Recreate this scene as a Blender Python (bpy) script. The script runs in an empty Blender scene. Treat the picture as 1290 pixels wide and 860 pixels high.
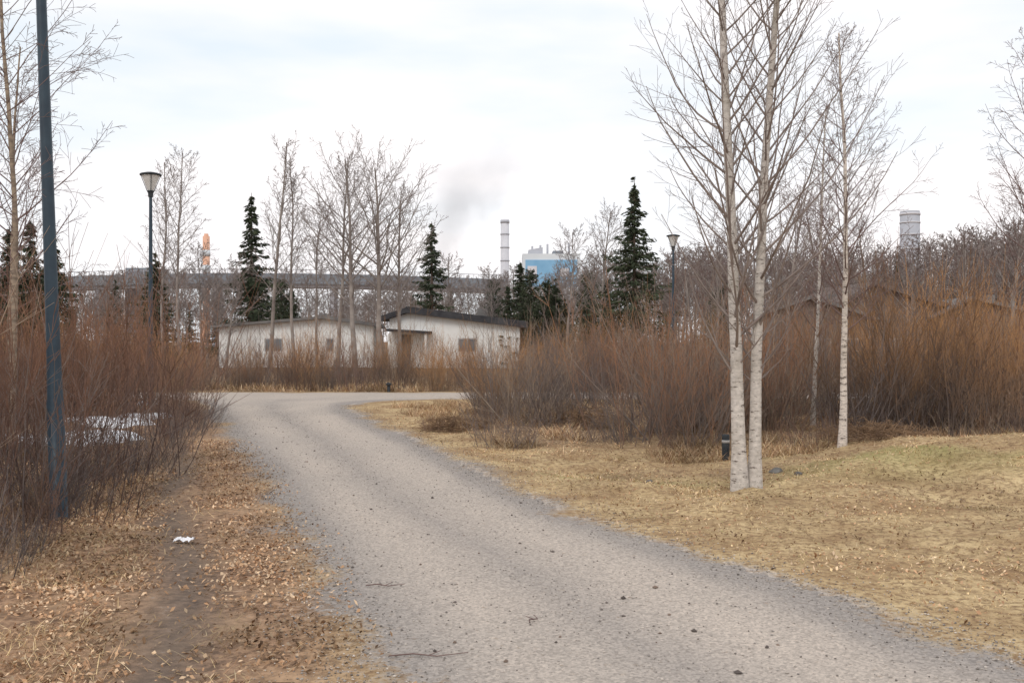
import bpy, math, random
import numpy as np
from mathutils import Vector, Matrix
random.seed(7); RN=np.random.default_rng(7)
scene=bpy.context.scene
CAMH=1.6
# ------------------------------------------------------------------ helpers
def link(o,parent=None):
    scene.collection.objects.link(o)
    if parent: o.parent=parent
    return o
def empty(name,loc=(0,0,0)):
    e=bpy.data.objects.new(name,None); e.location=loc; e.empty_display_size=0.2
    return link(e)
def mesh_np(name,V,F,mats=(),mi=None,smooth=False,col=None,fl=None):
    V=np.asarray(V,dtype=np.float32); F=np.asarray(F,dtype=np.int32)
    me=bpy.data.meshes.new(name); k=F.shape[1]
    me.vertices.add(len(V)); me.vertices.foreach_set('co',V.ravel())
    me.loops.add(F.size); me.loops.foreach_set('vertex_index',F.ravel())
    me.polygons.add(len(F)); me.polygons.foreach_set('loop_start',np.arange(0,F.size,k,dtype=np.int32))
    try: me.polygons.foreach_set('loop_total',np.full(len(F),k,dtype=np.int32))
    except Exception: pass
    for m in mats: me.materials.append(m)
    if mi is not None: me.polygons.foreach_set('material_index',np.asarray(mi,dtype=np.int32))
    me.update(calc_edges=True)
    me.polygons.foreach_set('use_smooth',np.full(len(F),smooth,dtype=bool))
    if col is not None:
        a=me.color_attributes.new('Col','FLOAT_COLOR','POINT')
        c=np.ones((len(V),4),dtype=np.float32); c[:,:col.shape[1]]=col
        a.data.foreach_set('color',c.ravel())
    if fl is not None:
        for n,arr in fl.items():
            a=me.attributes.new(n,'FLOAT','POINT'); a.data.foreach_set('value',np.asarray(arr,dtype=np.float32))
    me.validate()
    return me
def obj(name,me,parent=None,loc=(0,0,0),rz=0,s=1.0):
    o=bpy.data.objects.new(name,me); o.location=loc; o.rotation_euler=(0,0,rz)
    o.scale=(s,s,s) if not hasattr(s,'__len__') else s
    return link(o,parent)
def sstep(a,b,x):
    t=np.clip((x-a)/(b-a),0,1); return t*t*(3-2*t)
_tab=RN.random((256,256))
def vnoise(x,y):
    x=np.asarray(x,float);y=np.asarray(y,float)
    xi=np.floor(x).astype(int);yi=np.floor(y).astype(int);fx=x-xi;fy=y-yi
    fx=fx*fx*(3-2*fx);fy=fy*fy*(3-2*fy)
    a=_tab[xi&255,yi&255];b=_tab[(xi+1)&255,yi&255];c=_tab[xi&255,(yi+1)&255];d=_tab[(xi+1)&255,(yi+1)&255]
    return (a*(1-fx)+b*fx)*(1-fy)+(c*(1-fx)+d*fx)*fy
def fbm(x,y,o=4):
    s=0;a=.5
    for i in range(o):
        s=s+a*vnoise(x*2**i+i*17.3,y*2**i+i*9.1);a*=.5
    return s/(1-.5**o)
# ------------------------------------------------------------------ materials
def newmat(name,rough=.9,spec=.2):
    m=bpy.data.materials.new(name); m.use_nodes=True
    nt=m.node_tree; b=nt.nodes['Principled BSDF']
    b.inputs['Roughness'].default_value=rough
    b.inputs['Specular IOR Level'].default_value=spec
    return m,nt,b
def N(nt,t,**kw):
    n=nt.nodes.new(t)
    for k,v in kw.items():
        if k in n.inputs: n.inputs[k].default_value=v
        else: setattr(n,k,v)
    return n
def ramp(nt,fac,stops):
    r=nt.nodes.new('ShaderNodeValToRGB'); e=r.color_ramp.elements
    e[0].position=stops[0][0]; e[0].color=(*stops[0][1],1)
    e[1].position=stops[-1][0]; e[1].color=(*stops[-1][1],1)
    for p,c in stops[1:-1]:
        q=e.new(p); q.color=(*c,1)
    nt.links.new(fac,r.inputs[0]); return r.outputs[0]
def mix(nt,f,a,b,bt='MIX'):
    n=nt.nodes.new('ShaderNodeMix'); n.data_type='RGBA'; n.blend_type=bt
    for i,v in ((0,f),(6,a),(7,b)):
        if isinstance(v,(int,float)): n.inputs[i].default_value=v
        elif isinstance(v,tuple): n.inputs[i].default_value=(*v,1)
        else: nt.links.new(v,n.inputs[i])
    return n.outputs[2]
def mathn(nt,op,a,b=0.0,clamp=False):
    n=nt.nodes.new('ShaderNodeMath'); n.operation=op; n.use_clamp=clamp
    for i,v in ((0,a),(1,b)):
        if isinstance(v,(int,float)): n.inputs[i].default_value=v
        else: nt.links.new(v,n.inputs[i])
    return n.outputs[0]
def noise(nt,scale,detail=4,vec=None,rough=.6,sc=None):
    n=N(nt,'ShaderNodeTexNoise'); n.inputs['Scale'].default_value=scale
    n.inputs['Detail'].default_value=detail; n.inputs['Roughness'].default_value=rough
    if vec is None:
        tc=nt.nodes.new('ShaderNodeTexCoord'); vec=tc.outputs['Object']
    if sc:
        mp=nt.nodes.new('ShaderNodeMapping'); mp.inputs['Scale'].default_value=sc
        nt.links.new(vec,mp.inputs[0]); vec=mp.outputs[0]
    nt.links.new(vec,n.inputs['Vector']); return n.outputs[0]
def noisy(name,c1,c2,scale=5,rough=.9,sc=None,bump=0,spec=.2):
    m,nt,b=newmat(name,rough,spec)
    f=noise(nt,scale,2,sc=sc)
    nt.links.new(ramp(nt,f,[(.3,c1),(.7,c2)]),b.inputs['Base Color'])
    if bump:
        bp=N(nt,'ShaderNodeBump'); bp.inputs['Strength'].default_value=bump; bp.inputs['Distance'].default_value=.02
        nt.links.new(f,bp.inputs['Height']); nt.links.new(bp.outputs[0],b.inputs['Normal'])
    return m
def vcolmat(name,rough=.9,trans=0):
    m,nt,b=newmat(name,rough,0)
    a=nt.nodes.new('ShaderNodeAttribute'); a.attribute_name='Col'
    nt.links.new(a.outputs['Color'],b.inputs['Base Color'])
    return m
def barkmat(name,light,dark,marks=.45):
    m,nt,b=newmat(name,.85,.2)
    tc=nt.nodes.new('ShaderNodeTexCoord')
    f1=noise(nt,3,5,tc.outputs['Object'],sc=(6,6,9))
    f2=noise(nt,4,4,tc.outputs['Object'],sc=(2.2,2.2,10),rough=.75)
    f3=noise(nt,1.7,3,tc.outputs['Object'])
    base=ramp(nt,f1,[(.3,tuple(c*.62 for c in light)),(.65,light)])
    mk=ramp(nt,f2,[(marks+.02,(0,0,0)),(marks+.08,(1,1,1))])
    c=mix(nt,mk,base,dark)
    c2=mix(nt,ramp(nt,f3,[(.48,(0,0,0)),(.72,(.65,.65,.65))]),c,(light[0]*.42,light[1]*.40,light[2]*.34))
    nt.links.new(c2,b.inputs['Base Color'])
    bp=N(nt,'ShaderNodeBump'); bp.inputs['Strength'].default_value=.6; bp.inputs['Distance'].default_value=.012
    nt.links.new(f2,bp.inputs['Height']); nt.links.new(bp.outputs[0],b.inputs['Normal'])
    return m
def stemmat(name,low,high,z0,z1):
    m,nt,b=newmat(name,.8,.1)
    tc=nt.nodes.new('ShaderNodeTexCoord'); sx=nt.nodes.new('ShaderNodeSeparateXYZ'); nt.links.new(tc.outputs['Object'],sx.inputs[0])
    mr=nt.nodes.new('ShaderNodeMapRange'); mr.inputs[1].default_value=z0; mr.inputs[2].default_value=z1
    nt.links.new(sx.outputs[2],mr.inputs[0])
    f=noise(nt,3,1,tc.outputs['Object'])
    ff=mathn(nt,'ADD',mr.outputs[0],mathn(nt,'MULTIPLY',mathn(nt,'SUBTRACT',f,.5),2.0),True)
    c=mix(nt,ff,low,high)
    oi=nt.nodes.new('ShaderNodeObjectInfo')
    tint=ramp(nt,oi.outputs['Random'],[(0,(.5,.5,.55)),(.5,(.95,.93,.95)),(1,(1.45,1.35,1.15))])
    nt.links.new(mix(nt,1.0,c,tint,'MULTIPLY'),b.inputs['Base Color'])
    return m

# ------------------------------------------------------------------ world + light
w=bpy.data.worlds.new('World'); scene.world=w; w.use_nodes=True
nt=w.node_tree; bg=nt.nodes['Background']
SE,SR=math.radians(38),math.radians(200)
sky=nt.nodes.new('ShaderNodeTexSky'); sky.sky_type='NISHITA'; sky.sun_disc=False
sky.sun_elevation=SE; sky.sun_rotation=SR
tc=nt.nodes.new('ShaderNodeTexCoord')
f=noise(nt,1.9,5,tc.outputs['Generated'],rough=.5,sc=(1,1,4))
cm=ramp(nt,f,[(.36,(.25,.25,.25)),(.58,(.97,.97,.97))])
skyb=mix(nt,.78,sky.outputs[0],(9.0,10.3,11.2))
f2=noise(nt,3.5,4,tc.outputs['Generated'],sc=(1,1,3))
cloud=ramp(nt,f2,[(.3,(10.3,10.1,10.3)),(.6,(11.6,11.1,11.1))])
nt.links.new(mix(nt,cm,skyb,cloud),bg.inputs[0]); bg.inputs[1].default_value=.1
sl=bpy.data.lights.new('sun','SUN'); sl.energy=1.2; sl.angle=math.radians(26); sl.color=(1,.94,.87)
so=link(bpy.data.objects.new('sun',sl))
az=SR; sd=Vector((math.sin(az)*math.cos(SE),math.cos(az)*math.cos(SE),math.sin(SE)))
so.rotation_euler=sd.to_track_quat('Z','Y').to_euler(); so.location=(0,-20,30)
# ------------------------------------------------------------------ camera
cd=bpy.data.cameras.new('camera'); cd.lens=34.9; cd.sensor_width=36; cd.clip_end=6000; cd.clip_start=.05
co=link(bpy.data.objects.new('camera',cd)); co.location=(0,0,CAMH); co.rotation_euler=(math.radians(90),0,0)
scene.camera=co
scene.view_settings.view_transform='Standard'; scene.view_settings.look='None'; scene.view_settings.exposure=0

# ------------------------------------------------------------------ terrain
LY=np.array([-14,0,4.65,7.4,11.76,18.2,25,30,34]); LX=np.array([4.0,.6,-.76,-1.51,-2.96,-5.24,-7.8,-10.6,-13])
RY=np.array([-14,0,4.65,6.25,7.4,9.1,11.76,15.4,20,23.5,25.6,27,28]); RX=np.array([9.2,4.3,2.7,2.07,1.5,.62,-.24,-1.29,-2.8,-3.85,-4.05,-3.2,-1.0])
def road_sd(x,y):
    a=np.minimum(x-np.interp(y,LY,LX),np.interp(y,RY,RX)-x)
    a=np.where(y>30,-9,a)
    b=np.minimum(y-27.7-.0*x,31.0-y)
    return np.maximum(a,b)
def g2(x,y,cx,cy,sx,sy): return np.exp(-((x-cx)/sx)**2-((y-cy)/sy)**2)
def height(x,y):
    x=np.asarray(x,float);y=np.asarray(y,float)
    sd=road_sd(x,y); m=sstep(-.2,-1.6,sd)
    h=.46*g2(x,y,7.8,12.8,3.4,2.1)-.24*g2(x,y,2.2,13.4,1.9,1.8)-.12*g2(x,y,-6.5,12,2.2,9)
    h=h+.10*g2(x,y,2.2,19.5,1.2,1.0)
    n=(fbm(x*.9,y*.9,4)-.5)*.22+(fbm(x*4,y*4,3)-.5)*.06
    near=np.exp(-(np.hypot(x,y)/60)**2)
    r=(fbm(x*.8+40,y*.8,3)-.5)*.02*(1-m)
    return h*m+n*m*near+r*near
def hz(x,y): return float(height(x,y))
def axis(lo,hi,step,far):
    a=list(np.arange(lo,hi+1e-6,step)); s=step
    v=hi
    while v<far: s*=1.22; v+=s; a.append(v)
    s=step;v=lo;pre=[]
    while v>-far: s*=1.22; v-=s; pre.append(v)
    return np.array(pre[::-1]+a)
ax=axis(-14,14,.11,3000); ay=axis(2.5,34,.12,3000)
X,Y=np.meshgrid(ax,ay); 
Z=height(X,Y)
SD=road_sd(X,Y)
jit=(fbm(X*1.3,Y*1.3,4)-.5)*.9
roadness=sstep(-.36,.34,SD+jit)
dl=X-np.interp(Y,LY,LX)     # signed dist to left edge
path=np.exp(-((dl+.97+.12*np.sin(Y*.8))/.26)**2)*sstep(19,11,Y)*sstep(.2,.55,fbm(X*1.2+5,Y*.7,3)+.15)
green=.75*g2(X,Y,6.0,12.8,3.8,1.4)*sstep(.40,.64,fbm(X*.8+11,Y*.8+3,4))+.7*g2(X,Y,1.2,11.8,1.0,.8)*sstep(.45,.65,fbm(X+7,Y+1,4))
leftv=sstep(.3,-.3,dl)   # left of the road -> leaf litter
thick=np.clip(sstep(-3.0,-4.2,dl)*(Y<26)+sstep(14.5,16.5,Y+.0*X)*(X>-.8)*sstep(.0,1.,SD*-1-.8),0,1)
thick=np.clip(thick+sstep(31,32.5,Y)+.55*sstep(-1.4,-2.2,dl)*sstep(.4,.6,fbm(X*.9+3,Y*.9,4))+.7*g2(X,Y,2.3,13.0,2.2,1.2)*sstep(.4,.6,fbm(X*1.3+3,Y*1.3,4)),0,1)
col=np.stack([roadness,np.clip(green,0,1),np.clip(path,0,1)],-1).reshape(-1,3)
across=(X-np.interp(Y,LY,LX))/(np.interp(Y,RY,RX)-np.interp(Y,LY,LX))
across=np.where(SD>=0,np.where(Y<27.5,across,.3),0)
fl={'leftv':leftv.ravel(),'thick':thick.ravel(),'across':np.clip(across,-.2,1.2).ravel(),'edge':np.clip(SD,-1,2).ravel()}
ny,nx=X.shape
idx=np.arange(ny*nx).reshape(ny,nx)
F=np.stack([idx[:-1,:-1],idx[:-1,1:],idx[1:,1:],idx[1:,:-1]],-1).reshape(-1,4)
V=np.stack([X,Y,Z],-1).reshape(-1,3)

def groundmat():
    m,nt,b=newmat('ground_surface',.95,.1)
    L=nt.links
    tc=nt.nodes.new('ShaderNodeTexCoord'); ob=tc.outputs['Object']
    a=nt.nodes.new('ShaderNodeAttribute'); a.attribute_name='Col'
    s=nt.nodes.new('ShaderNodeSeparateColor'); L.new(a.outputs['Color'],s.inputs[0])
    def at(n):
        q=nt.nodes.new('ShaderNodeAttribute'); q.attribute_name=n; return q.outputs['Fac']
    n1=noise(nt,1.2,4,ob,.65); n2=noise(nt,14,4,ob,.7); n3=noise(nt,60,2,ob,.7); n4=noise(nt,.35,2,ob,.6)
    grass=mix(nt,ramp(nt,n1,[(.35,(0,0,0)),(.65,(1,1,1))]),(.33,.215,.115),(.60,.455,.255))
    grass=mix(nt,ramp(nt,n2,[(.38,(.9,.9,.9)),(.55,(0,0,0))]),grass,(.22,.14,.08))
    litter=mix(nt,ramp(nt,n2,[(.4,(0,0,0)),(.6,(1,1,1))]),(.16,.10,.065),(.40,.25,.155))
    litter=mix(nt,ramp(nt,n1,[(.45,(0,0,0)),(.7,(.6,.6,.6))]),litter,(.50,.34,.21))
    base=mix(nt,at('leftv'),grass,litter)
    base=mix(nt,mathn(nt,'MULTIPLY',s.outputs[1],.9),base,mix(nt,n2,(.16,.17,.055),(.40,.37,.14)))
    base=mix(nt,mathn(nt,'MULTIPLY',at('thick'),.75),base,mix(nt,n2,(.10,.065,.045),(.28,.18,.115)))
    base=mix(nt,mathn(nt,'MULTIPLY',s.outputs[2],.85),base,mix(nt,n2,(.08,.065,.055),(.20,.155,.125)))
    # gravel road
    vo=nt.nodes.new('ShaderNodeTexVoronoi'); vo.inputs['Scale'].default_value=62; L.new(ob,vo.inputs['Vector'])
    stone=ramp(nt,vo.outputs['Color'],[(.1,(.7,.7,.7)),(.55,(1,1,1)),(.9,(1.25,1.24,1.22))])
    ac=at('across')
    n5=noise(nt,1.0,3,ob,.6,sc=(1.2,.35,1))
    acn=mathn(nt,'ADD',ac,mathn(nt,'MULTIPLY',mathn(nt,'SUBTRACT',n5,.5),.16))
    tr=nt.nodes.new('ShaderNodeValToRGB'); L.new(acn,tr.inputs[0]); e=tr.color_ramp.elements
    e[0].position=0; e[0].color=(1,1,1,1); e[1].position=1; e[1].color=(1,1,1,1)
    for p,v in ((.10,.85),(.18,.4),(.27,.1),(.36,.3),(.46,.65),(.56,.3),(.67,.05),(.79,.2),(.88,.85)):
        q=e.new(p); q.color=(v,v,v,1)
    road=mix(nt,tr.outputs[0],(.525,.45,.385),(.30,.27,.25))
    road=mix(nt,ramp(nt,n4,[(.4,(0,0,0)),(.65,(.4,.4,.4))]),road,(.37,.33,.295))
    road=mix(nt,ramp(nt,n3,[(.33,(.5,.5,.5)),(.52,(0,0,0))]),road,(.22,.20,.18))
    road=mix(nt,.8,road,stone,'MULTIPLY')
    rf=mathn(nt,'ADD',s.outputs[0],mathn(nt,'MULTIPLY',mathn(nt,'SUBTRACT',n2,.5),2.1),True)
    rf=ramp(nt,rf,[(.25,(0,0,0)),(.75,(1,1,1))])
    L.new(mix(nt,rf,base,road),b.inputs['Base Color'])
    bp=N(nt,'ShaderNodeBump'); bp.inputs['Strength'].default_value=.6; bp.inputs['Distance'].default_value=.025
    L.new(n2,bp.inputs['Height']); L.new(bp.outputs[0],b.inputs['Normal'])
    return m
GM=groundmat()
obj('ground',mesh_np('ground',V,F,[GM],smooth=True,col=col,fl=fl))
keep=(SD.ravel()[F].max(1)>-.25)
Fr=F[keep]; u,inv=np.unique(Fr,return_inverse=True); Vr=V[u].copy(); Vr[:,2]+=.004
obj('gravel_road',mesh_np('gravel_road',Vr,inv.reshape(-1,4),[GM],smooth=True,col=col[u],fl={k:v[u] for k,v in fl.items()}))

# ------------------------------------------------------------------ litter, grass, stones
def scatter(n,x0,x1,y0,y1,fn,pw=1.0):
    out=[]
    tot=0
    while tot<n:
        x=RN.uniform(x0,x1,n*2); y=y0+(y1-y0)*RN.random(n*2)**pw
        k=RN.random(n*2)<fn(x,y); p=np.stack([x[k],y[k]],-1); out.append(p); tot+=len(p)
        if len(out)>30: break
    return np.concatenate(out)[:n]
LM=vcolmat('dry_leaf')
def pick(cols,n,P=None):
    c=np.array(cols)[RN.integers(0,len(cols),n)]*RN.uniform(.7,1.25,(n,1))
    if P is not None: c=c*(.60+.72*sstep(.3,.7,fbm(P[:,0]*1.1+60,P[:,1]*1.1,4)))[:,None]
    return c
def leaves(name,P,size,cols,lift=.010,tilt=.5):
    n=len(P); a=RN.uniform(0,2*np.pi,n); s=RN.uniform(*size,n)
    ux=np.stack([np.cos(a),np.sin(a),RN.normal(0,tilt,n)],-1); vx=np.stack([-np.sin(a),np.cos(a),RN.normal(0,tilt,n)],-1)
    c=np.stack([P[:,0],P[:,1],height(P[:,0],P[:,1])+lift+RN.uniform(0,.012,n)],-1)
    s=s[:,None]
    v=np.stack([c-ux*s,c+vx*s*.55+[0,0,.004],c+ux*s,c-vx*s*.55],1).reshape(-1,3)
    f=np.arange(4*n).reshape(-1,4)
    return obj(name,mesh_np(name,v,f,[LM],col=np.repeat(pick(cols,n,P),4,0)))
def blades(name,P,length,cols,lean=1.2,width=.0035,gr=False):
    n=len(P); a=RN.uniform(0,2*np.pi,n); l=RN.uniform(*length,n)[:,None]
    d=np.stack([np.cos(a)*lean,np.sin(a)*lean,RN.uniform(.15,1,n)],-1); d/=np.linalg.norm(d,axis=1)[:,None]
    sd=np.stack([-np.sin(a),np.cos(a),0*a],-1)*width
    c=np.stack([P[:,0],P[:,1],height(P[:,0],P[:,1])-.005],-1)
    mid=c+d*l*.55; tip=c+d*l; tip[:,2]-=l[:,0]*.22*RN.random(n)
    v=np.stack([c-sd,c+sd,mid+sd*.8,mid-sd*.8, mid-sd*.8,mid+sd*.8,tip+sd*.15,tip-sd*.15],1).reshape(-1,3)
    f=np.arange(8*n).reshape(-1,4)
    cc=pick(cols,n,P)
    if gr:
        x,y=P[:,0],P[:,1]
        gg=np.clip(.8*g2(x,y,6.0,12.8,3.8,1.4)*sstep(.40,.64,fbm(x*.8+11,y*.8+3,4))+.6*g2(x,y,1.2,11.8,1.,.8)+.06,0,1)
        k=RN.random(n)<gg*.7; cc[k]=np.array([.32,.31,.115])*RN.uniform(.6,1.3,(k.sum(),1))
    return obj(name,mesh_np(name,v,f,[LM],col=np.repeat(cc,8,0)))
DL=lambda x,y:x-np.interp(y,LY,LX)
brown=[(.38,.225,.13),(.48,.31,.185),(.29,.175,.10),(.58,.42,.275),(.42,.26,.155),(.18,.115,.075),(.46,.34,.23)]
tan=[(.60,.45,.255),(.50,.36,.19),(.68,.54,.35),(.41,.28,.15),(.56,.42,.23)]
def fL(x,y):
    d=DL(x,y); p=np.exp(-((d+.95)/.27)**2)
    return np.clip(sstep(.4,-.5,d)*(1-.85*p),0,1)*sstep(.25,.6,fbm(x*1.5,y*1.5,3)+.08)
leaves('leaf_litter',scatter(105000,-9,1.5,2.6,16,fL,1.5),(.006,.019),brown)
def fR(x,y):
    s=road_sd(x,y); return sstep(.1,-.5,s)*(DL(x,y)>0)*sstep(.25,.65,fbm(x*1.1,y*1.1,3)+.08)
leaves('leaf_litter',scatter(42000,-4,11,3.5,24,fR,1.3),(.006,.018),brown+tan[:1])
def fR2(x,y):
    s=road_sd(x,y); return sstep(.3,-.6,s+(fbm(x*3,y*3,2)-.5)*.6)*(DL(x,y)>1)
blades('dry_grass',scatter(125000,-4,11,3.5,16,fR2,1.2),(.02,.07),tan,1.9,.0022,True)
def fC(x,y):
    s=road_sd(x,y); return sstep(.0,-.5,s)*(DL(x,y)>1)*sstep(.60,.74,fbm(x*2.6+4,y*2.6,3))*sstep(7,10,y)
blades('dry_grass',scatter(12000,-4,11,5,16,fC,1.0),(.04,.10),tan,1.1,.002)
def fL2(x,y):
    d=DL(x,y); return sstep(-.1,-1.2,d)*(1-.9*np.exp(-((d+.95)/.3)**2))*sstep(.3,.6,fbm(x+3,y,3))
blades('dry_grass',scatter(60000,-9,1,2.6,18,fL2,1.4),(.03,.15),tan+brown[:3],1.4,.002)
# tall tussocks around thickets
def fT(x,y):
    d=DL(x,y)
    left=(d<-2.6)*(d>-6)*(y<24)
    right=(d>0)*(road_sd(x,y)<-1.)*(y>14.2)*(y<26)
    return (left*.6+right*1.0)*sstep(.5,.68,fbm(x*1.3+9,y*1.3,3))
blades('dry_grass',scatter(60000,-10,13,6,26,fT,1.0),(.10,.36),tan[1:4]+brown,.9,.003)
def fB(x,y): return (road_sd(x,y)<-.3)*sstep(.35,.6,fbm(x*.5,y*.5,3))
blades('dry_grass',scatter(26000,-20,22,31.4,38,fB,1.6),(.1,.4),tan[1:4]+brown,.6,.006)
# stones
oct_v=np.array([[1,0,0],[-1,0,0],[0,1,0],[0,-1,0],[0,0,.7],[0,0,-.7]],float)
oct_f=np.array([[0,2,4],[2,1,4],[1,3,4],[3,0,4],[2,0,5],[1,2,5],[3,1,5],[0,3,5]])
def stones(name,P,size,cols,mat):
    n=len(P); s=(RN.random(n)**3*(size[1]-size[0])+size[0])
    a=RN.uniform(0,6.28,n); c,sn=np.cos(a),np.sin(a)
    v=np.repeat(oct_v[None],n,0)*RN.uniform(.6,1.2,(n,6,1))*s[:,None,None]
    x=v[...,0]*c[:,None]-v[...,1]*sn[:,None]; y=(v[...,0]*sn[:,None]+v[...,1]*c[:,None])*.8
    v=np.stack([x,y,v[...,2]],-1)+np.stack([P[:,0],P[:,1],height(P[:,0],P[:,1])+.005+s*.25],-1)[:,None]
    f=(oct_f[None]+6*np.arange(n)[:,None,None]).reshape(-1,3)
    return obj(name,mesh_np(name,v.reshape(-1,3),f,[mat],col=np.repeat(pick(cols,n),6,0)))
def fS(x,y):
    d=road_sd(x,y); ac=(x-np.interp(y,LY,LX))/(np.interp(y,RY,RX)-np.interp(y,LY,LX))
    return (d>-.5)*(.12+.25*np.exp(-((ac-.46)/.06)**2)+.9*np.exp(-((d-.05)/.3)**2))*sstep(.25,.6,fbm(x*2,y*.8,3)+.1)*(y<27.5)
stones('gravel',scatter(32000,-8,4,2.8,25,fS,1.6),(.003,.011),[(.38,.34,.30),(.28,.255,.235),(.48,.43,.38),(.17,.15,.135)],LM)
def fS2(x,y): return (road_sd(x,y)>.2)*1.
stones('gravel',scatter(120,-5,4,3.5,20,fS2,1.3),(.007,.024),[(.13,.11,.1),(.2,.15,.12)],LM)

# ------------------------------------------------------------------ tubes / trees
class MB:
    def __init__(s): s.v=[];s.f=[];s.m=[];s.n=0
    def tube(s,pts,rad,k=3,mat=0):
        P=np.array(pts,float); R=np.asarray(rad,float); n=len(P)
        T=np.gradient(P,axis=0); T/=np.linalg.norm(T,axis=1)[:,None]+1e-9
        t0=T.mean(0); ref=np.array([0,0,1.]) if abs(t0[2])<.8 else np.array([1.,0,0])
        A=np.cross(T,ref); A/=np.linalg.norm(A,axis=1)[:,None]+1e-9; B=np.cross(T,A)
        an=np.arange(k)*2*np.pi/k
        ring=P[:,None]+R[:,None,None]*(np.cos(an)[None,:,None]*A[:,None]+np.sin(an)[None,:,None]*B[:,None])
        s.v.append(ring.reshape(-1,3))
        i=np.arange(n-1)[:,None]*k; j=np.arange(k)[None]; j2=(j+1)%k
        q=np.stack([i+j,i+j2,i+k+j2,i+k+j],-1).reshape(-1,4)+s.n
        s.f.append(q); s.m.append(np.full(len(q),mat)); s.n+=n*k
    def mesh(s,name,mats,smooth=True):
        return mesh_np(name,np.concatenate(s.v),np.concatenate(s.f),mats,np.concatenate(s.m),smooth)
def branch(mb,p,d,L,r0,lv,P,rng,start=None):
    n=P['seg'][lv]; pts=[Vector(p)]; d=Vector(d).normalized(); dirs=[d.copy()]
    wob=P['wob'][lv]; up=P['up'][lv]
    for i in range(n):
        d=(d+Vector((rng.gauss(0,wob),rng.gauss(0,wob),rng.gauss(0,wob)*.5+up))).normalized()
        pts.append(pts[-1]+d*(L/n)); dirs.append(d.copy())
    r1=max(P['tip'],r0*.2)
    tt=np.linspace(0,1,n+1); rad=r0+(r1-r0)*tt**.85
    if lv==0: rad=rad+r0*.35*np.exp(-tt*L/.25)
    mb.tube([tuple(q) for q in pts],rad,P['k'][lv],P['mat'][lv])
    if lv>=P['max']: return
    cnt=P['n'][lv]; cnt=cnt if lv==0 else max(2,int(cnt*rng.uniform(.7,1.2)))
    s0=P['s0'][lv]
    for i in range(cnt):
        t=s0+(1-s0)*((i+rng.random())/cnt)**.95*.98
        x=t*n; k=min(int(x),n-1); q=pts[k].lerp(pts[k+1],x-k); dd=dirs[k+1]
        az=i*2.399+rng.uniform(-.5,.5); ang=math.radians(P['ang'][lv]*rng.uniform(.75,1.25))
        o=dd.orthogonal().normalized(); o.rotate(Matrix.Rotation(az,3,dd))
        cdir=dd*math.cos(ang)+o*math.sin(ang)
        tl=(t-s0)/(1-s0)
        if lv==0: sh=(1-tl)**P.get('ce',.6)*(.45+.55*min(1,tl*4+.25))
        else: sh=1-.6*t
        cl=P['len'][lv]*max(.12,sh)*rng.uniform(.6,1.25)*(1 if lv==0 else L)
        cr=max(P['tip'],min(P['cr'][lv]*rad[k], .5*rad[k]*(.5+.5*sh)))
        if lv==0: cr=max(P['tip'],min(cr,cl*.011))
        branch(mb,q,cdir,cl,cr,lv+1,P,rng)
BIRCH=barkmat('birch_bark',(.78,.70,.63),(.07,.05,.04),.53)
ASPEN=barkmat('grey_bark',(.64,.59,.54),(.13,.105,.09),.55)
BROWNB=noisy('brown_bark',(.17,.13,.10),(.38,.30,.22),5,sc=(1,1,3))
TWG=noisy('grey_twig',(.17,.135,.12),(.30,.25,.225),6)
TWP=noisy('birch_twig',(.13,.085,.075),(.23,.16,.145),6)
TWD=noisy('hazed_twig',(.20,.165,.155),(.32,.27,.25),2)  # lighter and greyer than near twigs: distance haze painted into the colour
TRD=noisy('distant_bark',(.18,.15,.135),(.36,.32,.29),2)
def tree(name,seed,stems,P,mats,loc,rz=0):
    rng=random.Random(seed); mb=MB()
    for (dx,dy,lx,ly,h,r) in stems:
        branch(mb,(dx,dy,-.1),(lx,ly,1),h,r,0,P,rng)
    return obj(name,mb.mesh(name,mats),loc=loc,rz=rz)
PN=dict(seg=[16,8,5,3],wob=[.018,.05,.09,.12],up=[.003,.085,.06,.04],k=[12,5,3,3],mat=[0,1,1,1],n=[74,8,4,0],s0=[.13,.12,.12,0],ang=[50,36,34,0],len=[2.3,.46,.5,0],cr=[.30,.5,.6,0],tip=.0018,max=3)
tree('aspen_tree',11,[(-.09,0,.0,0,8.6,.082),(.085,.06,.012,.03,8.2,.072)],PN,[ASPEN,TWG],(2.58,10.85,hz(2.58,10.85)))
PB=dict(PN,wob=[.02,.07,.11,.13],up=[.004,.05,.0,-.02],n=[60,9,6,0],s0=[.28,.15,.1,0],len=[1.8,.42,.5,0],ang=[48,40,40,0],tip=.0022)
tree('birch_tree',6,[(0,0,.015,.0,6.0,.058)],PB,[BIRCH,TWP],(4.72,14.2,hz(4.72,14.2)))
PQ=dict(PB,n=[42,8,5,0])
tree('birch_tree',23,[(0,0,.0,.02,6.0,.05)],dict(PQ,len=[1.5,.4,.5,0]),[ASPEN,TWP],(5.6,18.5,0))
tree('birch_tree',9,[(0,0,-.0,.0,9.0,.055)],dict(PQ,len=[2.6,.42,.5,0],n=[44,8,6,0],tip=.0028,up=[.005,.03,-.03,-.06]),[BROWNB,TWP],(-7.15,14.2,0))
tree('birch_tree',31,[(0,0,.0,.0,9.5,.10)],dict(PQ,len=[3.4,.4,.5,0],n=[44,8,7,0],tip=.004,s0=[.3,.15,.1,0],up=[.005,.06,-.02,-.05]),[ASPEN,TWP],(12.7,24.5,0))
tree('birch_tree',40,[(0,0,.02,.0,8,.07)],dict(PQ,len=[2.6,.42,.5,0],tip=.0035),[BROWNB,TWP],(-10.4,20.5,0))
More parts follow.
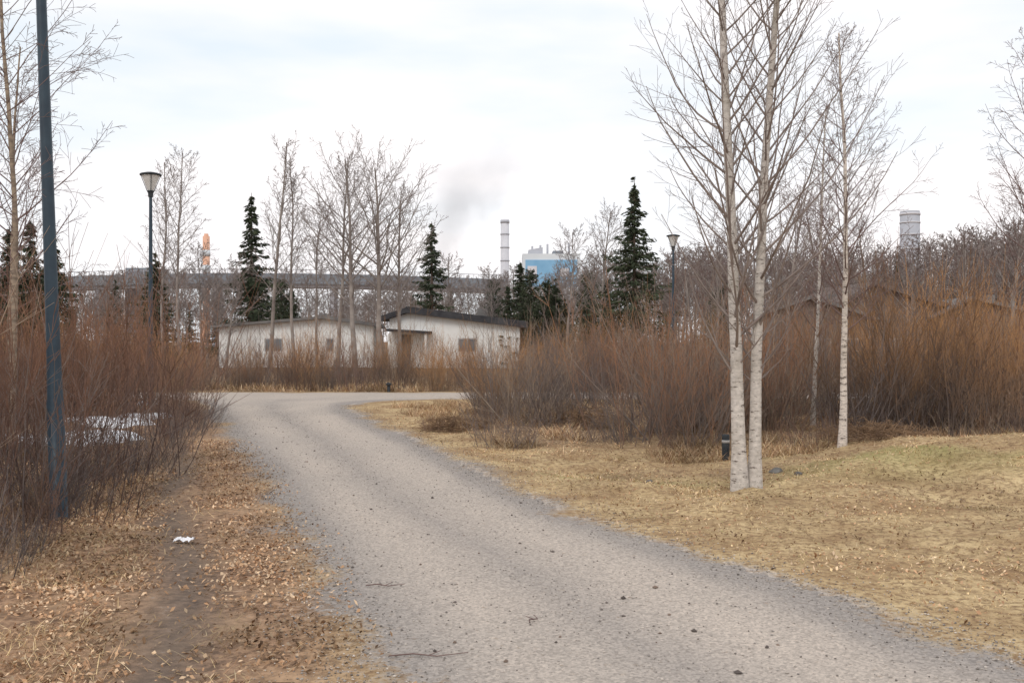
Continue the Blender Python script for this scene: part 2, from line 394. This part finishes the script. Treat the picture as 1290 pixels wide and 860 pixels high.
tree('birch_tree',41,[(0,0,.03,.0,6,.035)],dict(PQ,len=[1.9,.42,.5,0],tip=.002),[BROWNB,TWP],(-4.9,8.2,0))
# mid-distance bare trees
PM=dict(seg=[12,7,5,3],wob=[.03,.08,.11,.12],up=[.008,.06,.03,0],k=[6,4,3,3],mat=[0,0,1,1],n=[30,9,6,0],s0=[.3,.12,.12,0],ang=[42,38,38,0],len=[3.8,.45,.5,0],cr=[.5,.55,.6,0],tip=.011,max=3,ce=.4)
def dloc(px,d): return ((px-645)/1250*d,d,0)
def dh(py,d): return 1.6+(430-py)/1250*d
for i,(px,py,d,r,cr) in enumerate([(205,200,62,.12,3.4),(228,190,60,.12,3.4),(340,178,52,.13,3.0),(370,203,52,.11,2.6),(425,205,48,.12,3.2),(447,198,46,.15,4.6),(480,212,47,.17,5.2),(755,265,60,.13,3.4),(715,290,58,.11,3.0),(570,325,80,.12,3),(255,310,66,.1,2.6),(505,240,50,.12,3.8),(595,350,70,.1,2.5),(285,330,60,.1,2.6),(400,260,56,.1,3.0),(620,340,62,.09,2.4)]):
    tree('birch_tree',100+i,[(0,0,random.uniform(-.04,.04),0,dh(py,d),r)],dict(PM,len=[cr,.42,.5,0],tip=.00014*d),[TRD,TWD],dloc(px,d))
for i,(px,py,d,r,cr) in enumerate([(990,245,34,.09,2.8),(1040,262,36,.09,2.8),(905,300,40,.1,2.4),(870,320,42,.1,2.6),(1215,300,45,.1,2.8),(1270,235,38,.1,2.6),(1095,280,40,.09,2.6),(1150,315,38,.08,2.6),(945,280,36,.08,2.6)]):
    tree('birch_tree',140+i,[(0,0,0,0,dh(py,d),r)],dict(PM,len=[cr,.42,.5,0],tip=.00013*d),[TRD,TWP],dloc(px,d))

# spruces
def needlemat():
    m,nt,b=newmat('spruce_needles',.8,.2)
    tcn=nt.nodes.new('ShaderNodeTexCoord')
    f=noise(nt,1.6,3,tcn.outputs['Object'])
    nt.links.new(ramp(nt,f,[(.3,(.03,.038,.024)),(.55,(.055,.07,.04)),(.75,(.09,.10,.055))]),b.inputs['Base Color'])
    return m
NED=needlemat(); SBK=noisy('spruce_bark',(.07,.05,.04),(.14,.10,.08),8)
def spruce_mesh(name,seed,H,R,pine=False):
    rng=np.random.default_rng(seed); mb=MB()
    mb.tube([(0,0,-.1),(0,0,H*.5),(0,0,H)],[H*.016,H*.009,.015],8,0)
    vs=[];z=H*(.08 if not pine else .2)
    while z<H*.985:
        t=z/H; prof=(1-t)**1.0 if not pine else (1-t)**.6
        nb=int(rng.integers(4,8))
        a0=rng.uniform(0,6.28); wl=rng.uniform(.7,1.2)
        for b in range(nb):
            if rng.random()<.12: continue
            a=a0+b*6.283/nb+rng.normal(0,.25); L=R*prof*rng.uniform(.55,1.3)*wl+.10
            zb=z+rng.normal(0,.012*H)
            n=5; s=np.linspace(0,1,n)
            droop=-.38*L if not pine else .25*L
            pts=np.stack([np.cos(a)*s*L,np.sin(a)*s*L,zb+droop*s+.26*L*s**2.5],-1)
            mb.tube(pts,np.linspace(.03,.008,n)*(H/10),3,0)
            m=int(12+L*30); q=rng.uniform(.12,1.02,m)
            c=np.stack([np.interp(q,s,pts[:,i]) for i in range(3)],-1)
            spread=.26*L*(1-.55*q)[:,None]
            c=c+rng.normal(0,1,(m,3))*np.array([1,1,.3])*spread*.55; c[:,2]-=np.abs(rng.normal(0,.12,m))
            dirn=np.stack([np.cos(a)+rng.normal(0,.5,m),np.sin(a)+rng.normal(0,.5,m),rng.normal(-.45,.35,m)],-1)
            dirn/=np.linalg.norm(dirn,axis=1)[:,None]
            sz=rng.uniform(.08,.19,m)[:,None]*(H/9)**.5
            side=np.cross(dirn,rng.normal(0,1,(m,3))); side/=np.linalg.norm(side,axis=1)[:,None]
            vs.append(np.stack([c-dirn*sz,c+side*sz*.3,c+dirn*sz,c-side*sz*.3],1).reshape(-1,3))
        z+=H*.022+rng.uniform(.0,.16)*(H/12)
    v=np.concatenate(vs); f=np.arange(len(v)).reshape(-1,4)+mb.n
    mb.v.append(v); mb.f.append(f); mb.m.append(np.full(len(f),1))
    return mb.mesh(name,[SBK,NED],False)
for i,(px,py,d,wpx) in enumerate([(317,243,66,76),(544,279,72,66),(799,226,56,100)]):
    H=dh(py,d); obj('spruce_tree',spruce_mesh('spruce_tree',50+i,H,wpx/2/1250*d*1.3),loc=dloc(px,d))
PINE=spruce_mesh('pine_tree',70,7.5,2.1,True)
for i,(px,py,d) in enumerate([(622,352,66),(668,340,60),(740,342,75),(765,352,80),(905,360,60),(355,352,80),(690,352,61)]):
    s=dh(py,d)/7.5; obj('pine_tree',PINE,loc=dloc(px,d),rz=i*1.7,s=(s*.85,s*.85,s))
SPM=[spruce_mesh('conifer',80,10,2.3),spruce_mesh('conifer',81,10,2.9)]
for i,(px,py,d) in enumerate([(38,275,60),(66,290,64),(12,285,60),(196,318,80),(655,328,64),(700,350,62),(640,358,60),(712,375,60)]):
    s=dh(py,d)/10; obj('spruce_tree',SPM[i%2],loc=dloc(px,d),rz=i*1.3,s=(s*1.15,s*1.15,s))
# distant tree mass
dt=empty('distant_tree_line')
PD=dict(PM,k=[5,3,3,3],n=[22,8,5,0],len=[3.0,.42,.5,0],tip=.014)
protos=[]
for sdd in range(4):
    mb=MB(); rng=random.Random(300+sdd); branch(mb,(0,0,-.1),(0,0,1),8.5,.11,0,PD,rng); protos.append(mb.mesh('bare_tree_%d'%sdd,[TRD,TWD]))
rr=random.Random(4)
def top_at(px):
    return np.interp(px,[-100,100,250,420,560,700,760,860,960,1100,1200,1290,1500],[320,352,350,356,358,345,322,322,318,322,305,285,290])
for i in range(350):
    d=rr.uniform(78,150); px=rr.uniform(-120,1420)
    H=dh(top_at(px)+rr.uniform(-12,30),d); x,y,_=dloc(px,d)
    if rr.random()<.08: obj('tree',SPM[i%2],dt,(x,y,0),rr.uniform(0,6),H/10*.9)
    else: obj('tree',protos[i%4],dt,(x,y,0),rr.uniform(0,6),(H/8.5*1.3,H/8.5*1.3,H/8.5))
# ------------------------------------------------------------------ willow thickets
W1=stemmat('willow_stem',(.20,.155,.125),(.40,.23,.115),.2,1.5)
W2=stemmat('willow_stem_red',(.18,.13,.11),(.28,.155,.10),.2,1.5)
W3=stemmat('grey_scrub_stem',(.20,.17,.155),(.28,.22,.18),.2,1.8)
def bush_mesh(name,seed,n,H,spread,rs,mat,subs=5,leanmax=.5):
    rng=random.Random(seed); mb=MB()
    for i in range(n):
        a=rng.uniform(0,6.28); r=rng.random()**.5*spread*.6
        p=Vector((math.cos(a)*r,math.sin(a)*r,-.05)); lean=rng.uniform(-.05,leanmax)
        d=Vector((math.cos(a)*lean+rng.gauss(0,.12),math.sin(a)*lean+rng.gauss(0,.12),1)).normalized()
        L=H*rng.uniform(.4,1.15); pts=[p];dirs=[d]; m=6
        for k in range(m):
            d=(d+Vector((rng.gauss(0,.075),rng.gauss(0,.075),.03))).normalized(); pts.append(pts[-1]+d*(L/m)); dirs.append(d)
        r0=rs*rng.choice([.6,.7,.9,1.1,1.8])*(.5+.5*L/H); rad=np.linspace(r0,.0016,m+1)
        mb.tube([tuple(q) for q in pts],rad,3,0)
        for j in range(rng.randint(subs-2,subs+3)):
            t=rng.uniform(.15,.92); k=int(t*m); q=pts[k]; dd=dirs[k]
            aa=rng.uniform(0,6.28); o=dd.orthogonal().normalized(); o.rotate(Matrix.Rotation(aa,3,dd))
            e=(dd+o*rng.uniform(.35,1.1)).normalized(); l=L*(1-t*.7)*rng.uniform(.2,.5); pp=[q]
            for z in range(3):
                e=(e+Vector((rng.gauss(0,.1),rng.gauss(0,.1),.08))).normalized(); pp.append(pp[-1]+e*l/3)
            mb.tube([tuple(x) for x in pp],np.linspace(max(.0025,rad[k]*.5),.0014,4),3,0)
            for h in range(rng.randint(0,2)):
                e2=(e+Vector((rng.gauss(0,.5),rng.gauss(0,.5),.05))).normalized(); b=pp[1+h]
                mb.tube([tuple(b),tuple(b+e2*l*.45)],[.0024,.0014],3,0)
    return mb.mesh(name,[mat])
BA=[bush_mesh('willow_bush_a%d'%i,500+i,32,2.3,1.0,.0065,(W1,W3)[i%2],6) for i in range(4)]
BR=[bush_mesh('willow_bush_b%d'%i,520+i,32,2.3,1.1,.0058,W2,6) for i in range(4)]
BG=[bush_mesh('grey_bush_%d'%i,580+i,22,2.3,1.0,.0095,W3,8,.75) for i in range(3)]
BD=[bush_mesh('willow_bush_c%d'%i,540+i,64,2.1,.9,.0055,W1,5,.35) for i in range(3)]
def thicket(name,pts,vary=.0):
    e=empty(name)
    for (x,y,s,me) in pts:
        q=rr.uniform(.85,1.15)*(1+vary*(float(fbm(x*.9+5,y*.9+2,3))-.5)*2)
        obj('bush',me,e,(x,y,hz(x,y)),rr.uniform(0,6.28),(s*q,s*q,s*q*rr.uniform(.85,1.12)))
pts=[]
for i in range(11): pts.append((rr.uniform(-.7,1.3),rr.uniform(18.6,22),rr.uniform(.75,1.0),rr.choice(BG+BA)))
for i in range(15): pts.append((rr.uniform(-.3,5),rr.uniform(23.5,27),rr.uniform(.8,1.1),rr.choice(BA+BR)))
thicket('willow_thicket',pts,.3); pts=[]
for i in range(8): pts.append((rr.uniform(2.0,3.4),rr.uniform(15.6,17.6),rr.uniform(.8,1.05),rr.choice(BG+BR)))
for i in range(17): pts.append((rr.uniform(2.6,5.2),rr.uniform(17.4,22),rr.uniform(.85,1.12),rr.choice(BR+BR+BA+BG)))
thicket('willow_thicket',pts,.3); pts=[]
for i in range(88): 
    x=rr.uniform(4.5,16); y=rr.uniform(15.8,22)
    if x<5.5 and y<16.8: continue
    if fbm(x*1.1+50,y*1.1,2)<.3: continue
    pts.append((x,y,rr.uniform(.8,1.08)*(1+.025*(y-16)),rr.choice(BD+BD+BA+BR[:2] if x>7 else BA+BR+BG)))
thicket('willow_thicket',pts,.45); pts=[]
for i in range(200):
    x=rr.uniform(-19,24); y=32+8*rr.random()**1.3
    pts.append((x,y,rr.uniform(.7,1.08)*(1.2 if (x<-10.5 or x>2) else 1),rr.choice(BA+BD+BR+BG)))
thicket('willow_hedge',pts,.35); pts=[]
LBY=[6.3,8.7,10,15,21,24]; LBX=[-3.7,-4.0,-4.3,-5.3,-6.7,-8.2]
for i in range(120):
    y=6.4+(26-6.4)*rr.random(); off=rr.random()**1.1*6.5+.15
    x=float(np.interp(y,LBY,LBX))-off
    if 12.5<y<20.8 and -.46<x/y<-.36 and rr.random()<.65: continue
    if 15.8<y<18.5 and -8.5<x<-6.9: continue
    pts.append((x,y,rr.uniform(.8,1.25),rr.choice(BR+BR+BA[:2])))
thicket('willow_thicket',pts,.25)
# low scrub on verge edges & brush heaps
SC=[bush_mesh('scrub_%d'%i,560+i,26,.7,.9,.0035,(W2,W3)[i],4,.8) for i in range(2)]
pts=[]
for i in range(60): 
    y=rr.uniform(6.5,23); pts.append((float(np.interp(y,LBY,LBX))+rr.uniform(-.6,.3),y,rr.uniform(.4,1.0),rr.choice(SC)))
for i in range(60): pts.append((rr.uniform(-1.6,9),rr.uniform(14.8,19),rr.uniform(.4,.9),rr.choice(SC)))
thicket('low_scrub',pts)
def heap(name,x,y,rx,h,seed):
    rng=random.Random(seed); mb=MB()
    for i in range(420):
        a=rng.uniform(0,6.28); r=rng.random()**.6; px=math.cos(a)*r*rx; py=math.sin(a)*r*rx*.7; pz=h*(1-r*r)*rng.uniform(.1,1)
        b=rng.uniform(0,6.28); l=rng.uniform(.15,.5); dz=rng.uniform(-.12,.2)
        mb.tube([(px,py,pz),(px+math.cos(b)*l*.5,py+math.sin(b)*l*.5,pz+dz*.6+.03),(px+math.cos(b)*l,py+math.sin(b)*l,pz+dz*.3)],[.005,.004,.002],3,0)
    obj(name,mb.mesh(name,[noisy(name+'_mat',(.10,.06,.04),(.34,.22,.13),4)]),loc=(x,y,hz(x,y)))
heap('brush_pile',1.45,18.6,.75,.4,1); heap('brush_pile',-1.0,17.9,.6,.25,2); heap('brush_pile',5.4,14.7,.8,.25,3)

# ------------------------------------------------------------------ street lamps
POLE=noisy('painted_steel',(.016,.034,.054),(.026,.052,.075),9,.45,spec=.5)
CAP=noisy('lamp_cap',(.02,.025,.03),(.05,.055,.06),9,.5)
GL,ntg,bgl=newmat('lamp_diffuser',.25,.5)
fz=noise(ntg,6,2); ntg.links.new(ramp(ntg,fz,[(.3,(.66,.66,.64)),(.7,(.8,.8,.78))]),bgl.inputs['Base Color'])
def lathe(name,prof,mat,parent,k=32,smooth=True,loc=(0,0,0)):
    P=np.array(prof,float); a=np.arange(k)*2*np.pi/k
    V=np.stack([P[:,0][:,None]*np.cos(a),P[:,0][:,None]*np.sin(a),np.repeat(P[:,1][:,None],k,1)],-1).reshape(-1,3)
    i=np.arange(len(P)-1)[:,None]*k;j=np.arange(k)[None];j2=(j+1)%k
    F=np.stack([i+j,i+j2,i+k+j2,i+k+j],-1).reshape(-1,4)
    me=mesh_np(name,V,F,[mat],smooth=smooth)
    return obj(name,me,parent,loc)
def lamp(x,y,H=5.85,tilt=(0,0),r=.062):
    e=empty('street_lamp',(x,y,hz(x,y))); e.rotation_euler=(tilt[0],tilt[1],0)
    lathe('pole',[(r+.035,-.1),(r+.035,.02),(r+.012,.03),(r+.012,1.1),(r+.004,1.14),(r-.004,1.6),(r*.62,H-.55),(r*.62,H-.5)],POLE,e,24)
    lathe('collar',[(.02,H-.6),(.06,H-.6),(.065,H-.5),(.085,H-.47),(.085,H-.44),(.02,H-.44)],CAP,e,24,False)
    lathe('diffuser',[(.07,H-.44),(.09,H-.40),(.205,H-.09),(.225,H-.06),(.02,H-.055)],GL,e)
    lathe('cap',[(.02,H-.062),(.262,H-.06),(.268,H-.035),(.25,H-.015),(.12,H+.02),(.001,H+.03)],CAP,e)
    mb=MB()
    for q in range(4):
        a=q*math.pi/2+.4; mb.tube([(math.cos(a)*.085,math.sin(a)*.085,H-.45),(math.cos(a)*.235,math.sin(a)*.235,H-.06)],[.008,.008],6,0)
    obj('struts',mb.mesh('struts',[CAP]),e)
lamp(-9.1,25.0); lamp(-4.24,9.3,6.4,(0,math.radians(-2.0)),.066); lamp(6.3,38.8,5.75)

# ------------------------------------------------------------------ buildings
WH=noisy('white_render',(.74,.74,.72),(.84,.84,.82),1.2); RF=noisy('dark_roofing',(.035,.035,.04),(.07,.07,.075),2)
GLS=noisy('window_glass',(.10,.12,.14),(.22,.25,.27),1,.15,spec=.6); FR=noisy('window_frame',(.35,.34,.33),(.45,.44,.43),5)
BRW=noisy('brown_boards',(.14,.105,.085),(.22,.17,.14),3); GRF=noisy('grey_roof',(.13,.125,.125),(.22,.21,.20),2)
def prism(name,poly,y0,y1,mat,parent):
    n=len(poly); v=[(x,y0,z) for x,z in poly]+[(x,y1,z) for x,z in poly]
    f=[tuple(range(n)),tuple(range(n,2*n))[::-1]]+[(n+i,n+(i+1)%n,(i+1)%n,i) for i in range(n)]
    me=bpy.data.meshes.new(name); me.from_pydata(v,[],f); me.materials.append(mat); me.update()
    return obj(name,me,parent)
def box(name,x0,x1,y0,y1,z0,z1,mat,parent): return prism(name,[(x0,z0),(x1,z0),(x1,z1),(x0,z1)],y0,y1,mat,parent)
def window(parent,x,z,w_,h_,y,i):
    box('window_frame_%d'%i,x-w_/2,x+w_/2,y-.05,y-.003,z,z+h_,FR,parent)
    for s in (0,1):
        a=x-w_/2+.07+s*(w_/2-.03); box('window_glass_%d_%d'%(i,s),a,a+w_/2-.11,y-.065,y-.052,z+.07,z+h_-.07,GLS,parent)
def slabroof(name,p,q,th,y0,y1,mat,parent):
    prism(name,[(p[0],p[1]),(q[0],q[1]),(q[0],q[1]+th),(p[0],p[1]+th)],y0,y1,mat,parent)
def house(x,y,rz,w_,dp,apex,hl,hr,ha,wall,roof,porch=True,th=.2,wins=(.55,.8)):
    e=empty('white_house' if wall is WH else 'brown_house',(x,y,0)); e.rotation_euler=(0,0,rz)
    prism('walls',[(0,-.1),(w_,-.1),(w_,hr),(apex,ha),(0,hl)],0,dp,wall,e)
    sl=(ha-hl)/max(apex,.1); sr=(ha-hr)/(w_-apex)
    slabroof('roof_left',(-.45,hl-sl*.45+.01),(apex-.002,ha+.01),th*.8,-.5,dp+.5,roof,e)
    slabroof('roof_right',(apex+.002,ha+.01),(w_+.5,hr-sr*.5+.01),th,-.5,dp+.5,roof,e)
    for i,fx in enumerate(wins): window(e,w_*fx,1.0,1.1,.8,0,i)
    if porch:
        box('door',.5,1.3,-.06,-.004,0,2.0,GRF,e)
        slabroof('porch_roof',(.1,2.2),(2.6,2.05),.16,-1.5,-.01,roof,e)
        for i,fx in enumerate((.2,2.4)): box('porch_post_%d'%i,fx,fx+.12,-1.4,-1.28,0,2.05,WH,e)
    box('chimney',w_*.6,w_*.6+.6,dp*.5,dp*.5+.6,hr,ha+.45,GRF,e)
house(-7.4,60,-.10,7.9,9,1.1,2.95,2.45,3.3,WH,RF,True,.40,(.6,))
house(-18.0,61,.10,9.4,9,6.3,2.45,2.55,3.0,WH,GRF,False,.2,(.35,.75))
house(20.4,62,.1,6.6,7,2.2,3.9,3.8,5.1,BRW,noisy('brown_roof',(.12,.095,.085),(.18,.145,.13),2),False,.3)
house(15.6,62,-.3,6.5,7,3,3.2,3.0,4.2,BRW,GRF,False)
house(26.5,62,-.1,7,7,2,3.2,3.0,4.2,BRW,GRF,False)
e=empty('white_fence',(0,0,0))
for i in range(8): box('panel_%d'%i,-10.4+i*.26,-10.17+i*.26,57.9,57.95,.1,2.0,WH,e)
box('fence_rail',-10.4,-8.3,57.96,58.0,1.4,1.5,WH,e)

# ------------------------------------------------------------------ industrial skyline
CON=noisy('hazed_concrete',(.58,.58,.62),(.68,.68,.71),.2); DCON=noisy('grey_concrete',(.40,.41,.45),(.48,.49,.53),.15)  # concrete tones lightened by hand, aerial haze mixed into the colour
BST=noisy('blue_grey_steel',(.19,.21,.24),(.25,.275,.305),.1); BLU=noisy('blue_cladding',(.20,.40,.60),(.26,.47,.67),.2)  # bridge steel and blue cladding paled to paint in haze
ORA=noisy('orange_paint',(.68,.38,.26),(.76,.46,.33),.2); LGR=noisy('hazed_cladding',(.62,.66,.70),(.70,.74,.77),.1)  # orange and cladding washed out, far haze baked into base colours
def chimney(name,x,y,z0,H,r,mat,bands,bmat):
    e=empty(name,(x,y,0)); lathe('shaft',[(r*1.12,z0),(r,H),(r*.8,H),(r*.8,H-1)],mat,e,28)
    for i,(za,zb) in enumerate(bands):
        ra=r*1.12+(r-r*1.12)*(za-z0)/(H-z0)+.25
        lathe('band_%d'%i,[(ra-.4,za),(ra,za),(ra,zb),(ra-.4,zb)],bmat,e,28)
    return e
chimney('factory_chimney',-4.3,600,0,75.2,2.5,CON,[(73,74.5),(66,66.6),(58,58.6),(50,50.6)],DCON)
chimney('factory_chimney',200.4,500,0,67.0,4.7,DCON,[(65,66.1),(61,61.6),(55,55.5),(48,48.5)],CON)
e=chimney('striped_chimney',-154,500,0,54.5,1.7,ORA,[(44.5,47.5),(36,40),(29,33)],LGR)
lathe('tip',[(1.2,54.4),(1.0,55.8),(.1,55.8)],ORA,e)
e=empty('factory_building',(0,0,0))
box('boiler_house',5,33,480,505,0,44,LGR,e); box('blue_panel',6.5,31.5,479.6,479.95,28,41,BLU,e)
box('white_panel',7.5,12,479.3,479.55,30,38,CON,e); box('white_panel_2',23,27.5,479.3,479.55,33,37,CON,e)
prism('roof_step',[(8,44),(15,44),(15,47.5),(8,46.2)],484,500,DCON,e); box('roof_step_2',20,25,484,498,44,45.8,BST,e)
box('annex',33.2,41,484,505,0,34,DCON,e)
for i,xx in enumerate((10,14,17.5,28)): 
    lathe('vent_%d'%i,[(.5,44),(.5,48.6+i*.5),(.1,48.6+i*.5)],DCON,e,10,loc=(xx,490,0))
# elevated bridge
e=empty('long_bridge',(0,0,0))
xs=np.linspace(-135,-1,28); 
def bz(x): return 16.8+1.6*math.sin((x+135)/134*math.pi)+.4
for i in range(len(xs)-1):
    a,b=xs[i],xs[i+1]; za,zb=bz(a),bz(b)
    prism('deck_%d'%i,[(a,za-2.6),(b-.02,zb-2.6),(b-.02,zb),(a,za)],250,259,BST,e)
    prism('girder_%d'%i,[(a,za-3.4),(b-.02,zb-3.4),(b-.02,zb-2.62),(a,za-2.62)],251,258,DCON,e)
    prism('rail_%d'%i,[(a,za+.9),(b-.02,zb+.9),(b-.02,zb+1.05),(a,za+1.05)],249.9,250.1,DCON,e)
    for k in range(4):
        q=a+(b-a)*k/4; box('rail_post_%d_%d'%(i,k),q,q+.12,249.95,250.05,bz(q),bz(q)+.9,DCON,e)
    if i%6==0: box('pier_%d'%i,a-.5,a+.5,251.5,257.5,0,za-3.4-.02,DCON,e)
box('tower_house',-102,-94,262,272,0,21.0,BST,e)

# steam plume volume
m=bpy.data.materials.new('steam'); m.use_nodes=True; nt=m.node_tree; nt.nodes.remove(nt.nodes['Principled BSDF'])
out=nt.nodes['Material Output']; vol=nt.nodes.new('ShaderNodeVolumePrincipled')
vol.inputs['Color'].default_value=(.99,.97,.985,1); vol.inputs['Anisotropy'].default_value=0
tcn=nt.nodes.new('ShaderNodeTexCoord'); sx=nt.nodes.new('ShaderNodeSeparateXYZ'); nt.links.new(tcn.outputs['Object'],sx.inputs[0])
zz=sx.outputs[2]; t=mathn(nt,'DIVIDE',zz,76.0)
cx=mathn(nt,'MULTIPLY',mathn(nt,'POWER',t,1.5),40.0)
rx=mathn(nt,'ADD',mathn(nt,'MULTIPLY',t,20.0),11.0)
dx=mathn(nt,'SUBTRACT',sx.outputs[0],cx)
r2=mathn(nt,'SQRT',mathn(nt,'ADD',mathn(nt,'POWER',mathn(nt,'ABSOLUTE',dx),2),mathn(nt,'POWER',mathn(nt,'ABSOLUTE',sx.outputs[1]),2)))
rn=mathn(nt,'DIVIDE',r2,rx)
nn=noise(nt,.06,3,tcn.outputs['Object'])
core=mathn(nt,'SUBTRACT',mathn(nt,'ADD',1.1,mathn(nt,'MULTIPLY',mathn(nt,'SUBTRACT',nn,.5),2.6)),rn,True)
fade=mathn(nt,'MULTIPLY',mathn(nt,'SUBTRACT',1.0,t,True),2.2,True)
den=mathn(nt,'MULTIPLY',mathn(nt,'MULTIPLY',core,fade),.024)
nt.links.new(den,vol.inputs['Density']); nt.links.new(vol.outputs[0],out.inputs['Volume'])
mb_=box('steam_cloud',-24,78,-30,30,0,76,m,None); mb_.location=(-44,540,36)

# ------------------------------------------------------------------ small things
SN=noisy('snow',(.76,.78,.83),(.86,.88,.9),6,.6)
def patch(name,x,y,rx,ry,mat,th,seed):
    rng=np.random.default_rng(seed); k=40; rings=7; a=np.arange(k)*2*np.pi/k
    ph=rng.uniform(0,6.28,5); rad=1+.22*np.sin(2*a+ph[0])+.15*np.sin(3*a+ph[1])+.1*np.sin(5*a+ph[2])+.05*np.sin(9*a+ph[3])
    V=[];
    for i in range(rings+1):
        t=i/rings; xx=x+np.cos(a)*rx*rad*t; yy=y+np.sin(a)*ry*rad*t
        V.append(np.stack([xx,yy,height(xx,yy)+.05+th*(1-t**3)-.06*(t>.99)],-1))
    V=np.concatenate(V); i=np.arange(rings)[:,None]*k;j=np.arange(k)[None];j2=(j+1)%k
    F=np.stack([i+j,i+j2,i+k+j2,i+k+j],-1).reshape(-1,4); return obj(name,mesh_np(name,V,F,[mat],smooth=True))
for i,(x,y,rx,ry) in enumerate([(-7.2,16.8,.9,1.0),(-8.0,19.6,.9,.6),(-7.9,16.2,.5,.6),(-7.9,21.2,.5,.3),(-9.3,25.6,.35,.12)]):
    patch('snow_patch',x,y,rx,ry,SN,.09,i)
# crumpled paper litter
rng=np.random.default_rng(3); n=9
gx,gy=np.meshgrid(np.linspace(-.075,.075,n),np.linspace(-.05,.05,n)); gz=rng.uniform(0,.035,(n,n))+.008
V=np.stack([gx+rng.normal(0,.006,gx.shape),gy+rng.normal(0,.006,gx.shape),gz],-1).reshape(-1,3); ii=np.arange(n*n).reshape(n,n)
F=np.stack([ii[:-1,:-1],ii[:-1,1:],ii[1:,1:],ii[1:,:-1]],-1).reshape(-1,4)
obj('crumpled_paper',mesh_np('crumpled_paper',V,F,[noisy('paper',(.7,.7,.72),(.82,.82,.84),20)]),loc=(-2.63,7.97,hz(-2.63,7.97)+.01))
# short black marker post by the thicket
e=empty('marker_post',(3.1,14.4,hz(3.1,14.4)))
lathe('post',[(.055,-.1),(.055,.34),(.05,.36),(.001,.365)],CAP,e,16); lathe('band',[(.05,.24),(.058,.24),(.058,.28),(.05,.28)],FR,e,16)
e=empty('marker_post',(-3.9,31.4,0)); lathe('post',[(.05,-.1),(.05,.20),(.001,.22)],CAP,e,16); lathe('head',[(.02,.2),(.08,.21),(.08,.28),(.02,.3)],CAP,e,16)
# rocks
RK=noisy('rock',(.10,.095,.09),(.22,.21,.195),6,bump=.6)
def rock(x,y,s,seed):
    import bmesh
    bm=bmesh.new(); bmesh.ops.create_icosphere(bm,subdivisions=3,radius=1); rng=random.Random(seed)
    pl=[(Vector((rng.gauss(0,1),rng.gauss(0,1),rng.gauss(0,1))).normalized(),rng.uniform(.55,.85)) for _ in range(9)]
    for v in bm.verts:
        for nrm,dd in pl:
            k=v.co.dot(nrm)-dd
            if k>0: v.co-=nrm*k
        v.co.x*=s*1.3; v.co.y*=s; v.co.z*=s*.7
    me=bpy.data.meshes.new('rock'); bm.to_mesh(me); bm.free(); me.materials.append(RK)
    obj('rock',me,loc=(x,y,hz(x,y)+s*.05),rz=seed)
for i,(x,y,s) in enumerate([(3.35,12.6,.08),(1.7,12.3,.05),(3.55,12.3,.05)]): rock(x,y,s,i)
# fallen twigs on the road
def twig(x,y,rz,L):
    mb=MB(); mb.tube([(0,0,.012),(L*.3,.02,.015),(L*.6,-.015,.012),(L,.03,.014)],[.004,.004,.003,.002],5,0)
    mb.tube([(L*.5,0,.012),(L*.65,.06,.016)],[.003,.002],4,0)
    obj('fallen_twig',mb.mesh('fallen_twig',[TWP]),loc=(x,y,hz(x,y)+.006),rz=rz)
twig(-.62,5.0,.05,.4); twig(-.95,6.45,0,.25); twig(.1,5.6,1.2,.15)
print('objs',len(bpy.data.objects))
